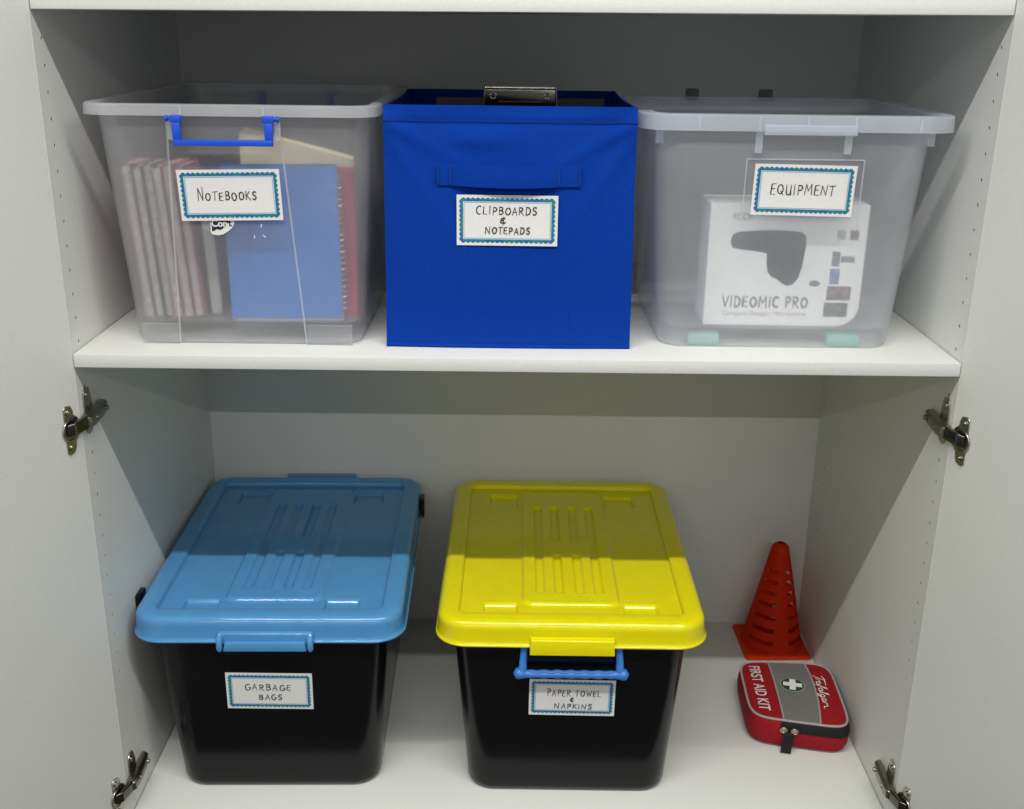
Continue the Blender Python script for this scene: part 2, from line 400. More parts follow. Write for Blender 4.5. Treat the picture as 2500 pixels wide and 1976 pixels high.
# doors, opened to about 105 degrees
OPEN = R(15)
def door(sx):
    E0 = Vector((sx * 0.58685, -0.0006, 0)); u = Vector((sx * math.sin(OPEN), -math.cos(OPEN), 0)); n = Vector((-sx * math.cos(OPEN), -math.sin(OPEN), 0))
    mb = MB(); wd, th = 0.596, 0.018
    pts = [E0, E0 + u * wd, E0 + u * wd - n * th, E0 - n * th]
    vs = [(p.x, p.y, z) for z in (-0.09, 2.19) for p in pts]
    mb.add(vs, [(0, 3, 2, 1), (4, 5, 6, 7), (0, 1, 5, 4), (1, 2, 6, 5), (2, 3, 7, 6), (3, 0, 4, 7)])
    mb.build("door", MEL, cup)
    return E0, u, n
def hinge(sx, z0, E0, u, n):
    root = bpy.data.objects.new("hinge", None); COL.objects.link(root); root.parent = cup; root.empty_display_size = .01
    X = lambda p: sx * (HW - p)                    # p = distance standing off the panel
    # mounting plate: two winged ears with screws
    mp = MB()
    ear = [(0.013, 0.006), (0.015, 0.0285), (0.023, 0.0335), (0.034, 0.0305), (0.040, 0.014), (0.040, -0.014), (0.034, -0.0305), (0.023, -0.0335), (0.015, -0.0285), (0.013, -0.006)]
    mp.prism([(y, z0 + z) for y, z in ear], 0.0002, 0.0024, lambda a, b, d: (X(d), a, b))
    for s_ in (-1, 1):
        for r0, d0, d1 in ((0.0046, 0.0022, 0.0044), (0.0026, 0.0043, 0.0050)):
            mp.prism([(0.0245 + r0 * math.cos(k * math.pi / 6), z0 + s_ * 0.0215 + r0 * math.sin(k * math.pi / 6)) for k in range(12)], d0, d1, lambda a, b, d: (X(d), a, b))
    mp.build("mounting_plate", STEEL, root, bevel=0.0005, bseg=1)
    # arm body: a channel that tapers toward the back
    ab = MB()
    prof = [(0.076, 0.004, 0.0065), (0.070, 0.0115, 0.0085), (0.045, 0.0150, 0.0092), (0.012, 0.0165, 0.0092), (0.000, 0.0155, 0.0085), (-0.003, 0.0125, 0.008)]
    rings = []
    for y, p, hz in prof:
        zc = z0 - 0.008
        rings.append([(X(0.0026), y, zc - hz), (X(p * .7), y, zc - hz), (X(p), y, zc - hz * .75), (X(p), y, zc + hz * .75), (X(p * .7), y, zc + hz), (X(0.0026), y, zc + hz)])
    ab.loft(rings, True, True)
    for yy in (0.058, 0.020):
        ab.prism([(yy + 0.0036 * math.cos(k * math.pi / 6), z0 - 0.008 + 0.0036 * math.sin(k * math.pi / 6)) for k in range(12)], 0.010, 0.0172, lambda a, b, d: (X(d), a, b))
    ab.build("hinge_arm", STEELD, root, bevel=0.0007, bseg=2)
    # cup flange on the door and its bowl
    C = E0 + u * 0.0225 + Vector((0, 0, z0 - 0.011))
    Fd = lambda a, b, d: C + u * a + n * d + Vector((0, 0, b))
    cp = MB()
    fl = []
    for s_ in (1, -1):
        fl += [(-0.004 * s_, 0.0325 * s_), (-0.0105 * s_, 0.0265 * s_), (-0.0105 * s_, 0.0185 * s_)] if False else []
    fl = [(0.011, 0.031), (0.006, 0.0345), (-0.004, 0.0325), (-0.0075, 0.026), (-0.0085, 0.0185), (-0.0165, 0.012), (-0.0195, 0.0), (-0.0165, -0.012), (-0.0085, -0.0185), (-0.0075, -0.026), (-0.004, -0.0325), (0.006, -0.0345), (0.011, -0.031)]
    cp.prism(fl, 0.0002, 0.0020, Fd)
    for s_ in (-1, 1):
        for r0, d0, d1 in ((0.0043, 0.0018, 0.0040), (0.0024, 0.0038, 0.0047)):
            cp.prism([(0.003 + r0 * math.cos(k * math.pi / 6), s_ * 0.0245 + r0 * math.sin(k * math.pi / 6)) for k in range(12)], d0, d1, Fd)
    # raised rim of the bowl
    cp2 = [Fd(0.002 + 0.0145 * math.cos(2 * math.pi * k / 24), 0.0145 * math.sin(2 * math.pi * k / 24), 0.0026) for k in range(24)]
    mb2 = MB(); mb2.ring_tube(cp2, 0.0012, 6); cp.add(mb2.v, mb2.f)
    cp.build("cup_plate", STEEL, root, bevel=0.0004, bseg=1)
    bw = MB(); bw.prism([(0.002 + 0.0135 * math.cos(2 * math.pi * k / 20), 0.0135 * math.sin(2 * math.pi * k / 20)) for k in range(20)], 0.0021, 0.0023, Fd)
    bw.build("cup_bowl", STEELD, root)
    # link bar bridging panel and door
    lk = MB(); a0 = Vector((X(0.0095), 0.006, z0 - 0.008)); a1 = Fd(0.001, 0.002, 0.007) ; a2 = Fd(0.009, 0.001, 0.0035)
    rings = []
    for p, w_ in ((a0, 0.0045), (a0.lerp(a1, .5) + Vector((0, -.001, 0)), 0.004), (a1, 0.004), (a2, 0.002)):
        d_ = Vector((sx * .3, -.95, 0)); nn = Vector((d_.y, -d_.x, 0)).normalized()
        rings.append([p + nn * w_ + Vector((0, 0, -.0085)), p - nn * w_ + Vector((0, 0, -.0085)), p - nn * w_ + Vector((0, 0, .0085)), p + nn * w_ + Vector((0, 0, .0085))])
    lk.loft(rings, True, True); lk.build("link_bar", BLACKN, root, bevel=0.0018, bseg=3)
for sx in (-1, 1):
    E0, u, n = door(sx)
    for z0 in (0.656, 0.066): hinge(sx, z0, E0, u, n)

# ================================================================== CLEAR BOXES
def clear_body(mb, hb, db, ht, dt, H, floor, rb, rt_, cyb, cyt, t=0.0022, n=7):
    """outer wall up, over the lip, inner wall down to the inner floor; skirt below open"""
    def lv(z, inset):
        k = z / H
        return ring(hb + (ht - hb) * k - inset, db + (dt - db) * k - inset, rb + (rt_ - rb) * k, z, n, 0, cyb + (cyt - cyb) * k)
    k0 = 0.004
    outer = [ring(hb - 0.006, db - 0.006, rb, 0.0, n, 0, cyb), lv(k0, 0.0015), lv(0.010, 0)] + [lv(H * q / 6, 0) for q in range(1, 7)]
    inner = [lv(H * q / 6, t) for q in range(6, 0, -1) if H * q / 6 > floor + .01] + [lv(floor + 0.008, t), lv(floor + 0.0015, t + 0.004), lv(floor, t + 0.010)]
    mb.loft(outer + inner, False, True)
    under = [lv(floor - t, t + 0.010), lv(floor - t, t + 0.001), lv(0.004, t + 0.001), ring(hb - 0.006, db - 0.006, rb, 0.0, n, 0, cyb)]
    mb.loft(under, True, False)
    return lv

def rim_mb(hx, dy, r, z0, z1, cy, over=0.010, t=0.002, n=7, cx=0.0):
    mb = MB()
    prof = [(0.0, z1 - .0025), (-0.0, z1), (0.0025, z1 + 0.0), (over - .002, z1), (over, z1 - 0.002), (over + .0008, z0), (over - t, z0), (over - t, z1 - t - .001), (0.0, z1 - t - .001)]
    prof = [(a - over, z) for a, z in prof]
    rings = [ring(hx + a, dy + a, r + a, z, n, cx, cy) for a, z in prof]
    mb.loft(rings + [rings[0]])
    return mb

# ---- left clear box
LX, LY = -0.3665, 0.2695
lbox = thing("storage_box", "clear plastic box with a thin blue handle, labelled notebooks, left end of middle shelf", "storage box", (LX, LY, HM))
H1 = 0.317
mb = MB(); lv = clear_body(mb, 0.1545, 0.2145, 0.176, 0.2335, H1, 0.029, 0.030, 0.034, 0.0, -0.0005)
yf = lambda z: -(0.2145 + 0.019 * z / H1) - 0.0005 * z / H1           # outer front wall
def rib(mb, x0, z0, x1, z1, w=0.0022, d=0.0016):
    n = 6
    for a, b in (((x0, z0), (x1, z1)),):
        rings = []
        for k in range(n + 1):
            t = k / n; x = x0 + (x1 - x0) * t; z = z0 + (z1 - z0) * t; y = yf(z)
            rings.append([(x - w / 2, y + .0006, z), (x - w / 2, y - d, z), (x + w / 2, y - d, z), (x + w / 2, y + .0006, z)])
        mb.loft(rings, True, True)
mb.build("box_body", CLEAR, lbox, smooth=True, auto=50)
rb = MB(); rib(rb, -0.0795, 0.296, -0.092, 0.003); rib(rb, 0.062, 0.296, 0.080, 0.003)
rb.build("wall_rib", CLEARRIM, lbox)
# corner feet blocks standing proud below the inner floor line
for xa, xb in ((-0.143, -0.0935), (0.0815, 0.142)):
    ft = MB(); y0 = yf(0.012)
    ft.loft([[(xa, y0 + .004, .0015), (xb, y0 + .004, .0015), (xb, y0 - .0022, .0015), (xa, y0 - .0005, .0015)], [(xa, y0 + .003, .029), (xb, y0 + .003, .029), (xb, y0 - .0035, .029), (xa, y0 - .0015, .029)]], True, True)
    ft.build("foot_block", CLEAR, lbox)
rim_mb(0.1875, 0.2425, 0.036, H1 - 0.0125, H1 + 0.0015, 0.0, over=0.0115, cx=-0.0025).build("rim", CLEARRIM, lbox, smooth=True, auto=40)
# rim seams and handle lugs
for sgn in (-1, 1):                                                   # front and back pair
    for x in (-0.0728, 0.0615):
        lg = MB(); yy = sgn * 0.2435
        lg.span((x - 0.0035, yy - 0.0015 * sgn, H1 - 0.040), (x + 0.0035, yy + 0.0042 * -sgn, H1 - 0.0005)) if False else lg.span((x - 0.0035, yy, H1 - 0.042), (x + 0.0035, yy - 0.007 * sgn, H1 - 0.0135))
        lg.build("handle_lug", CLEARRIM, lbox, bevel=0.0006, bseg=1)
    for x in (-0.058, 0.045):
        sm = MB(); yy = sgn * 0.2434
        sm.span((x - 0.0009, yy, H1 - 0.012), (x + 0.0009, yy + 0.0013 * sgn, H1)); sm.build("rim_seam", CLEARRIM, lbox)
def blue_bail(parent, sgn):
    h = MB(); y = sgn * 0.2475
    xl, xr, zt, zb = -0.0632, 0.0520, 0.2965, 0.2730
    # a rectangular-section U: two uprights and a bar
    h.span((xl - .005, y - .004, zb - .004), (xr + .005, y + .003, zb + .0035))
    for x, s_ in ((xl, -1), (xr, 1)):
        h.span((x - .0052, y - .0035, zb + .0036), (x + .0052, y + .0030, zt + .001))
        h.span((x - .007, y - .0038, zt + .0012), (x + .007, y + .0036, zt + .0095))
        h.tube([(x + s_ * .0045, y, zt + .0055), (x + s_ * .0095, y, zt + .0055)], .0028, 10)
        h.tube([(x + s_ * .0096, y, zt + .0055), (x + s_ * .0103, y, zt + .0055), (x + s_ * .0128, y, zt + .0055), (x + s_ * .0142, y, zt + .0055)], [.0022, .0042, .0042, .0025], 10)
    h.build("handle", HANDLEB, parent, bevel=0.0012, bseg=2)
blue_bail(lbox, -1); blue_bail(lbox, 1)
tl1 = math.atan(0.019 / H1)
def wall_pt(x, z, off): return (x, yf(z) - off, z)
label_card(lbox, wall_pt(-0.0065, 0.205, 0.0026), tl1 + R(.3), R(1.2) * -1, [("NOTEBOOKS", 75, 10.5, -4, -1.0, 1.55)], bend=0.0007, seed=3)
# torn remnant of the maker's sticker
sk = MB()
fS = lambda a, b, d: Matrix.Translation(wall_pt(-0.021, 0.160, 0.0006)) @ Matrix.Rotation(tl1, 4, 'X') @ Vector((a, -d, b))
torn = [(-.0150, .0135), (.0165, .0135), (.0160, .0075), (.0130, .0020), (.0085, -.0020), (.0050, -.0042), (.0010, -.0068), (-.0060, -.0085), (-.0135, -.0072), (-.0160, -.0040), (-.0152, .0030)]
sk.prism(torn, 0, 0.0004, fS); sko = sk.build("sticker_remnant", WHITEP, lbox)
NAVY = mat("navy_print", (0.008, 0.012, 0.07), 0.5)
nb = MB(); nb.add([fS(a, b, .0007) for a, b in [(-.0148, .0130), (.0100, .0130), (.0085, .0090), (.0040, .0040), (.0010, .0010), (-.0030, -.0012), (-.0075, .0000), (-.0100, -.0020), (-.0140, -.0035), (-.0135, .0030)]], [tuple(range(10))]); nb.build("print", NAVY, sko)
text_mb("Con", -.0138, .0035, .0125, fS, bold=.0004, sx=.95, d=.0010).build("lettering", WHITEP, sko)
text_mb("t", .0085, .0045, .0125, fS, bold=.0003, d=.0010).build("lettering", NAVY, sko)
# tape scraps
ts = MB()
for x, z, a in ((0.030, .165, .2), (0.033, .151, -.7), (0.020, .150, .1), (0.052, .215, .5)):
    rot = Matrix.Rotation(a, 3, 'Y'); ts.box(wall_pt(x, z, .0006), (.0012, .0003, .0045), rot)
ts.build("sticker_scraps", WHITEP, lbox)["kind"] = "stuff"

# ---- contents of the left clear box
def wire_spiral(n, L, r, axis, origin, wr=0.0006, pitchr=True):
    mb = MB()
    path = []
    steps = 10
    for k in range(n * steps + 1):
        a = 2 * math.pi * k / steps; t = L * k / (n * steps)
        p = Vector((r * math.cos(a), r * math.sin(a), t)) if axis == 'Z' else Vector((t, r * math.cos(a), r * math.sin(a)))
        path.append(Vector(origin) + p)
    mb.tube(path, wr, 5); return mb
WIRE = mat("wire", (0.55, 0.55, 0.56), 0.45, metal=1.0)
PAGES = mat("page_block", (0.55, 0.52, 0.49), 0.8, noise=0.1, nscale=900)
def book_mat(nm, c): return mat(nm, c, 0.55, noise=0.06, nscale=80)
def spiral_book(label, x, y, z, lean, th, w, h, cm, wire_front=True, rz=0.0, cat="notebook", group=None, turn=False):
    """standing book: spine (wire) towards the viewer, leaning by `lean` about y"""
    t = thing("spiral_notebook", label, cat, (x, y, z), 0, group)
    t.rotation_euler = (0, lean, rz)
    c = MB()
    for s_ in (-1, 1): c.span((s_ * th / 2, 0.003, 0), (s_ * (th / 2 - 0.0009), w, h))
    c.build("cover", cm, t)
    p = MB(); p.span((-th / 2 + .0012, 0.005, 0.002), (th / 2 - .0012, w - .003, h - .002)); p.build("pages", PAGES, t)
    wire_spiral(22, h - 0.02, th * .52, 'Z', (0, 0.004, 0.01), 0.0008).build("wire_spiral", WIRE, t, smooth=True)
    return t
zf = HM + 0.0292
PINK = book_mat("pink_cover", (0.52, 0.22, 0.28)); GREYC = book_mat("grey_cover", (0.13, 0.135, 0.15)); ROSE = book_mat("rose_cover", (0.55, 0.30, 0.34)); NAVYC = book_mat("navy_cover", (0.022, 0.025, 0.07)); PALE = book_mat("pale_pink_cover", (0.58, 0.38, 0.40))
GR = "spiral notebooks standing in the left clear box"
for i, (xt, xb, cm, lb) in enumerate([
    (-0.5205, -0.5060, ROSE, "rose spiral notebook nearest the left cupboard wall inside clear box"),
    (-0.5070, -0.4930, GREYC, "grey spiral notebook second from the left wall inside clear box"),
    (-0.4935, -0.4800, GREYC, "dark grey spiral notebook in the middle of the standing row"),
    (-0.4800, -0.4665, PINK, "pink spiral notebook beside the dark grey ones in clear box"),
    (-0.4665, -0.4530, PALE, "pale pink spiral notebook near the left rib of clear box"),
    (-0.4520, -0.4395, PINK, "pink spiral notebook at the right end of the standing row")]):
    spiral_book(lb, xb, 0.079 + 0.003 * (i % 3), zf, -math.atan((xb - xt) / 0.208), 0.0115, 0.148, 0.208 - .003 * (i % 2), cm, group=GR)
BLUEC = book_mat("blue_cover", (0.045, 0.19, 0.56))
bn = thing("notebook", "large blue covered notebook behind the front wall of left clear box", "notebook", (-0.3135, 0.0745, zf))
bn.rotation_euler = (R(-2.0), R(-0.8), R(-0.5))
mb = MB(); mb.span((-0.0775, 0, 0.003), (0.0745, 0.0012, 0.210)); mb.span((-0.0775, 0.0105, 0.0), (0.0745, 0.0117, 0.210)); mb.build("cover", BLUEC, bn)
mb = MB(); mb.span((-0.072, 0.0014, 0.000), (0.0745, 0.0103, 0.207)); mb.build("pages", PAGES, bn)
wire_spiral(24, 0.185, 0.0066, 'Z', (0.0765, 0.006, 0.012), 0.0008).build("wire_spiral", WIRE, bn, smooth=True)
REDC = book_mat("red_cover", (0.46, 0.035, 0.075))
rn = thing("notebook", "red notebook showing as a strip right of the blue notebook", "notebook", (-0.302, 0.0955, zf)); rn.rotation_euler = (R(-2), R(-0.5), R(0))
mb = MB(); mb.span((-0.07, 0, 0), (0.0805, 0.001, 0.204)); mb.span((-0.07, 0.012, 0), (0.0805, 0.013, 0.204)); mb.build("cover", REDC, rn)
mb = MB(); mb.span((-0.068, 0.0012, 0.001), (0.0790, 0.0118, 0.202)); mb.build("pages", PAGES, rn)
CREAM = book_mat("cream_card", (0.68, 0.62, 0.42))
fo = thing("folder", "cream document folder tilted behind the blue notebook", "folder", (-0.3060, 0.125, zf + 0.001)); fo.rotation_euler = (R(-3), 0, 0)
def fold_mb(th, y0, dz=0):
    mb = MB(); poly = [(-0.074, 0), (0.080, 0), (0.080, 0.210 + dz), (-0.064, 0.247 + dz), (-0.074, 0.240 + dz)]
    mb.prism(poly, y0, y0 + th, lambda a, b, d: (a, d, b)); return mb
fold_mb(0.0012, 0.0).build("cover", book_mat("beige_card", (0.42, 0.38, 0.27)), fo)
fold_mb(0.012, 0.0016, 0.004).build("papers", CREAM, fo)
pd = thing("notepad", "pale notepad edge standing between the notebooks and blue cover", "notepad", (-0.4125, 0.110, zf)); pd.rotation_euler = (0, R(-2), R(10))
mb = MB(); mb.span((-0.016, 0, 0.0), (0.0, 0.13, 0.150)); mb.build("pages", PAGES, pd, bevel=.003)
mb = MB(); mb.span((0.0004, 0, 0.0), (0.0016, 0.131, 0.150)); mb.span((-0.0176, 0, 0.0), (-0.0164, 0.131, 0.150)); mb.build("cover", NAVYC, pd)
db = thing("notebook", "dark navy notebook standing behind the pale notepad in clear box", "notebook", (-0.395, 0.155, zf)); db.rotation_euler = (R(-4), 0, 0)
mb = MB(); mb.span((-0.06, 0, 0), (0.055, 0.0012, 0.205)); mb.span((-0.06, 0.014, 0), (0.055, 0.0152, 0.205)); mb.build("cover", NAVYC, db)
mb = MB(); mb.span((-0.058, 0.0014, 0.001), (0.053, 0.0138, 0.203)); mb.build("pages", PAGES, db)

# ---- right clear box
RX, RY = 0.3545, 0.2200
rbox = thing("storage_box", "clear bluish plastic box with green feet, labelled equipment, right end of middle shelf", "storage box", (RX, RY, HM))
H2 = 0.3115
mb = MB(); clear_body(mb, 0.1600, 0.1560, 0.1815, 0.1695, H2, 0.026, 0.034, 0.038, 0.0, 0.0)
yf2 = lambda z: -(0.1560 + 0.0135 * z / H2)
mb.build("box_body", CLEARB, rbox, smooth=True, auto=50)
rim_mb(0.2030, 0.1800, 0.042, H2 - 0.0185, H2 + 0.0015, 0.0, over=0.0195, cx=0.0035).build("rim", CLEARBRIM, rbox, smooth=True, auto=40)
for x in (-0.1735, -0.0495, 0.0645, 0.1775):
    lg = MB(); ww = .0055 if abs(x) > .1 else .0042
    zb = H2 - 0.0465 if abs(x) < .1 else H2 - 0.038
    yy = -0.1755 if abs(x) < .1 else -0.150
    lg.span((x - ww, yy, zb), (x + ww, yy + .008, H2 - 0.0195)); lg.build("rim_lug", CLEARBRIM, rbox, bevel=.001, bseg=1)
tb = MB(); tb.span((-0.046, -0.1850, H2 - 0.0225), (0.0715, -0.1812, H2 - 0.010)); tb.build("latch_tab", CLEARBRIM, rbox, bevel=.001, bseg=1)
for x in (-0.128, -0.052, 0.0095, 0.069, 0.152):
    sm = MB(); sm.span((x - .0013, -0.1824, H2 - .0175), (x + .0013, -0.1810, H2 - .0005)); sm.build("rim_seam", CLEARBRIM, rbox)
for x in (-0.085, 0.030):                                             # lugs of the far side, dark through the opening
    lg = MB(); lg.span((x - .010, 0.168, H2 - 0.004), (x + .010, 0.181, H2 + 0.013)); lg.build("rear_clip", mat("dark_green_plastic", (0.09, 0.10, 0.10), .5), rbox, bevel=.002)
tl2 = math.atan(0.0135 / H2)
wp2 = lambda x, z, off: (x, yf2(z) - off, z)
fr = MB()                                                             # raised moulded frame behind the label
for a, b in (((-0.063, .168), (-.0615, .258)), ((.0885, .168), (.090, .258)), ((-.0614, .2565), (.0884, .258))):
    z1, z2 = a[1], b[1]
    fr.loft([[(a[0], yf2(z1) + .0004, z1), (b[0], yf2(z1) + .0004, z1), (b[0], yf2(z1) - .0018, z1), (a[0], yf2(z1) - .0018, z1)], [(a[0], yf2(z2) + .0004, z2), (b[0], yf2(z2) + .0004, z2), (b[0], yf2(z2) - .0018, z2), (a[0], yf2(z2) - .0018, z2)]], True, True)
fr.build("label_frame", CLEARBRIM, rbox)
label_card(rbox, wp2(0.0145, 0.2180, 0.0014), tl2 + R(.3), R(0.8), [("EQUIPMENT", 83, 12.5, -1, 0.5, 1.15)], bend=0.0008, seed=5)
for x in (-0.098, 0.095):
    ft = MB(); ft.span((x - .022, -0.1470, .0012), (x + .022, -0.128, .0185)); ft.build("foot", TEAL, rbox, bevel=.003)

# ---- microphone carton
pbx = thing("product_carton", "white carton printed with a dark microphone inside right clear box", "carton", (0.3635, 0.0885, HM + 0.0265), R(-0.6))
hw, hh, rr_ = 0.1065, 0.168, 0.030
poly = [(-hw, 0), (hw - rr_, 0)] + [(hw - rr_ + rr_ * math.cos(R(a)), rr_ + rr_ * math.sin(R(a))) for a in range(-80, 1, 10)] + [(hw, hh), (-hw, hh)]
mb = MB(); mb.prism(poly, 0, 0.075, lambda a, b, d: (a, d, b)); mb.build("carton_body", CARD, pbx, bevel=.001, bseg=1)
fB = lambda a, b, d: (a, -d, b)
MICD = mat("dark_mic_print", (0.008, 0.009, 0.022), .5)
mic = [(-.073, .1085), (-.076, .114), (-.0765, .120), (-.074, .1265), (-.067, .130), (-.035, .1325), (.000, .1325), (.018, .1305), (.0245, .125), (.0255, .113), (.0240, .098), (.0225, .082), (.0185, .067), (.012, .0585), (.004, .057), (-.003, .0605), (-.010, .066), (-.018, .0695), (-.0235, .076), (-.0255, .087), (-.0265, .1015), (-.045, .1045), (-.062, .1060)]
mb = MB(); mb.add([fB(a, b, .0004) for a, b in mic], [tuple(range(len(mic)))]); mb.build("microphone_picture", MICD, pbx)
mb = MB(); mb.add([fB(a, b, .0004) for a, b in arc(.042, .0605, .0075, .0042, 0, 350, 16)], [tuple(range(17))])
mb.build("cable_picture", mat("grey_print", (0.10, 0.11, 0.10), .6), pbx)
GT = mat("grey_lettering", (0.17, 0.17, 0.18), .6)
ribbons(layout("VIDEOMIC PRO", .116, .0145, -.0235, .0338, 1, 1.0, 0.0, 0.12), .0027, lambda a, b, d: fB(a, b, .0004 + d)).build("lettering", GT, pbx, fix=False)
text_mb("Compact Shotgun Microphone", -.0815, .0145, .0098, fB, d=.0004, width=.116).build("lettering", mat("pale_lettering", (0.50, 0.46, 0.43), .6), pbx)
text_mb("RODE", -.076, .1465, .013, fB, bold=.0002, d=.0004, width=.026).build("lettering", mat("faint_lettering", (0.40, 0.40, 0.40), .6), pbx)
def thumb(x0, z0, x1, z1, c, c2, sc, seed):
    nm = "thumbnail_print_%d" % seed
    m = mat(nm, c, .5); nt = m.node_tree; p = nt.nodes["Principled BSDF"]
    tc = nt.nodes.new("ShaderNodeTexCoord"); n = nt.nodes.new("ShaderNodeTexNoise"); n.inputs["Scale"].default_value = sc; n.noise_dimensions = '4D'; n.inputs["W"].default_value = seed
    nt.links.new(tc.outputs["Object"], n.inputs["Vector"]); r = nt.nodes.new("ShaderNodeValToRGB")
    r.color_ramp.elements[0].position = .4; r.color_ramp.elements[0].color = (*c, 1); r.color_ramp.elements[1].position = .6; r.color_ramp.elements[1].color = (*c2, 1)
    nt.links.new(n.outputs["Fac"], r.inputs[0]); nt.links.new(r.outputs[0], p.inputs["Base Color"])
    mb = MB(); mb.add([fB(x0, z0, .0004), fB(x1, z0, .0004), fB(x1, z1, .0004), fB(x0, z1, .0004)], [(0, 1, 2, 3)]); mb.build("thumbnail_picture", m, pbx)
thumb(.058, .014, .0905, .034, (.055, .065, .06), (.16, .18, .16), 160, 1)
thumb(.060, .0375, .0925, .057, (.07, .05, .06), (.27, .19, .19), 110, 2)
thumb(.0615, .0600, .0745, .081, (.09, .13, .26), (.18, .33, .52), 90, 3)
thumb(.0625, .0850, .0730, .1045, (.07, .08, .10), (.18, .19, .20), 160, 4)
thumb(.0745, .0905, .0930, .0985, (.10, .13, .16), (.22, .26, .28), 140, 5)
thumb(.0660, .1215, .0770, .1340, (.38, .41, .46), (.50, .52, .56), 120, 6)
thumb(.0835, .1210, .0950, .1340, (.13, .12, .115), (.25, .23, .22), 160, 7)

# ================================================================== BLUE FABRIC BOX
FX = -0.0125
fb = thing("fabric_box", "royal blue open fabric cube box with a strap handle, middle of the shelf", "fabric box", (FX, 0.054, HM))
HB, DB = 0.3195, 0.345
hw = 0.1630
def crease(x, z):
    e = 0.0
    a = (x + hw) / (2 * hw); b = z / HB
    for (cx, sx_) in ((0, 1), (1, -1)):                               # folds running from the top corners inwards
        u_ = (a - cx) * sx_
        d = (1 - b) - .06 - .55 * u_
        e += -.0058 * math.exp(-(d / .026) ** 2) * math.exp(-u_ * 5)
        d = (1 - b) - .10 - 1.5 * u_
        e += -.0045 * math.exp(-(d / .038) ** 2) * math.exp(-u_ * 6)
    e += .0042 * math.exp(-((a - .38) / .14) ** 2 - ((b - .87) / .035) ** 2) * -1
    e += .0018 * math.sin(9 * a + 2.3) * math.sin(5 * b + .6)
    e += -.0050 * math.sin(math.pi * a) * math.sin(math.pi * min(1, b * 1.02))
    return e
def fabric_wall(name):
    mb = MB(); nz = 60; n = 44; rings = []
    xs = [-hw + 2 * hw * k / n for k in range(n + 1)]; m = 16
    for j in range(nz + 1):
        z = HB * j / nz
        flare = -0.0015 * (z / HB) + 0.0025 * (1 - z / HB)
        st = 1.0 if z < HB - .019 or z > HB - .016 else 0.0
        r_ = [(x * (1 + flare / hw), crease(x, z) * (1 if z < HB - .006 else .4) - (0.0010 if z > HB - .0185 else 0) - (.0018 if z < .007 else 0) + (0.0016 if HB - .0215 < z <= HB - .0178 else 0), z) for x in xs]
        sag = .0018 * max(0, z / HB - .6) / .4
        for k in range(1, m + 1): r_.append((hw + flare - .003 * math.sin(math.pi * k / m) * z / HB, DB * k / m, z - sag * math.sin(math.pi * k / m) * (z / HB) ** 4))
        for k in range(1, n + 1): r_.append((hw + flare - (2 * hw + 2 * flare) * k / n, DB + .004 * math.sin(3 * math.pi * k / n) * z / HB, z - sag * .4))
        for k in range(1, m): r_.append((-hw - flare + .004 * math.sin(math.pi * k / m) * z / HB, DB * (1 - k / m), z - sag * math.sin(math.pi * k / m)))
        rings.append(r_)
    def shrink(r, t):
        out = []
        for x, y, z in r: out.append((x - math.copysign(t, x) * min(1, abs(x) / (hw * .9)), y + (t if y < DB / 2 else -t), z))
        return out
    inner = [shrink(rings[j], .0035) for j in range(nz, 0, -4)]
    inner.append([(x, y, .006) for x, y, z in inner[-1]])
    mb.loft(rings + inner, True, True)
    return mb.build(name, FABRIC, fb, smooth=True, auto=60)
fabric_wall("box_body")
st = MB()                                                             # stitched bottom piping
st.tube([(-hw - .002, -.0015, .004), (-hw * .5, -.0040, .0035), (0, -.0045, .0035), (hw * .5, -.0040, .0035), (hw + .002, -.0015, .004)], .0026, 8)
st.build("piping", FABRIC, fb, smooth=True)
# stitched seams under the top hem and above the bottom piping
SEAM = mat("dark_blue_thread", (0.0015, 0.012, 0.10), .9)
for zz, dy in ((HB - .0196, -.0002), (.0095, -.0002)):
    hs = MB(); hs.tube([(-hw + 2 * hw * k / 44, crease(-hw + 2 * hw * k / 44, zz) + dy, zz) for k in range(45)], .0004, 6); hs.build("hem_seam", SEAM, fb, smooth=True)
# strap handle
sp = MB(); zt, zb = 0.2465, 0.2195; n = 28; xa, xb = -0.0935, 0.0915; fr_, bk = [], []
ringsS = []
for k in range(n + 1):
    t = k / n; x = xa + (xb - xa) * t; z0_, z1_ = zb, zt
    b = 0.0 if t < .10 or t > .86 else math.sin(math.pi * (t - .10) / .76)
    y = crease(x, .233) - .0022 - .0110 * b ** .7
    dz = -.0010 * b
    ringsS.append([(x, y, z0_ + dz), (x, y - .0012, z0_ + dz - .0002), (x, y - .0022, (z0_ + z1_) / 2), (x, y - .0012, z1_ + dz * .3), (x, y + .0002, z1_ + dz * .3)])
sp.loft(ringsS, True, True); sp.build("strap_handle", FABRIC, fb, smooth=True, auto=60)
THREAD = mat("blue_thread", (0.003, 0.03, 0.22), .8)
for x in (-.0765, .0635, .0905, -.0925):
    sb = MB(); sb.span((x - .0006, crease(x, .233) - .0062, zb + .002), (x + .0006, crease(x, .233) - .0036, zt - .002))
    sb.build("stitch_seam", THREAD, fb)
label_card(fb, (-0.0028, crease(-0.0028, 0.175) - 0.0012, 0.1750), R(0.6), R(0.1), [("CLIPBOARDS", 78, 10, -1, 13, 1.1), ("&", 6.5, 7, -5.5, 0, 1), ("NOTEPADS", 58, 8.5, 0.5, -13, 1.1)], bend=0.0006, seed=8)
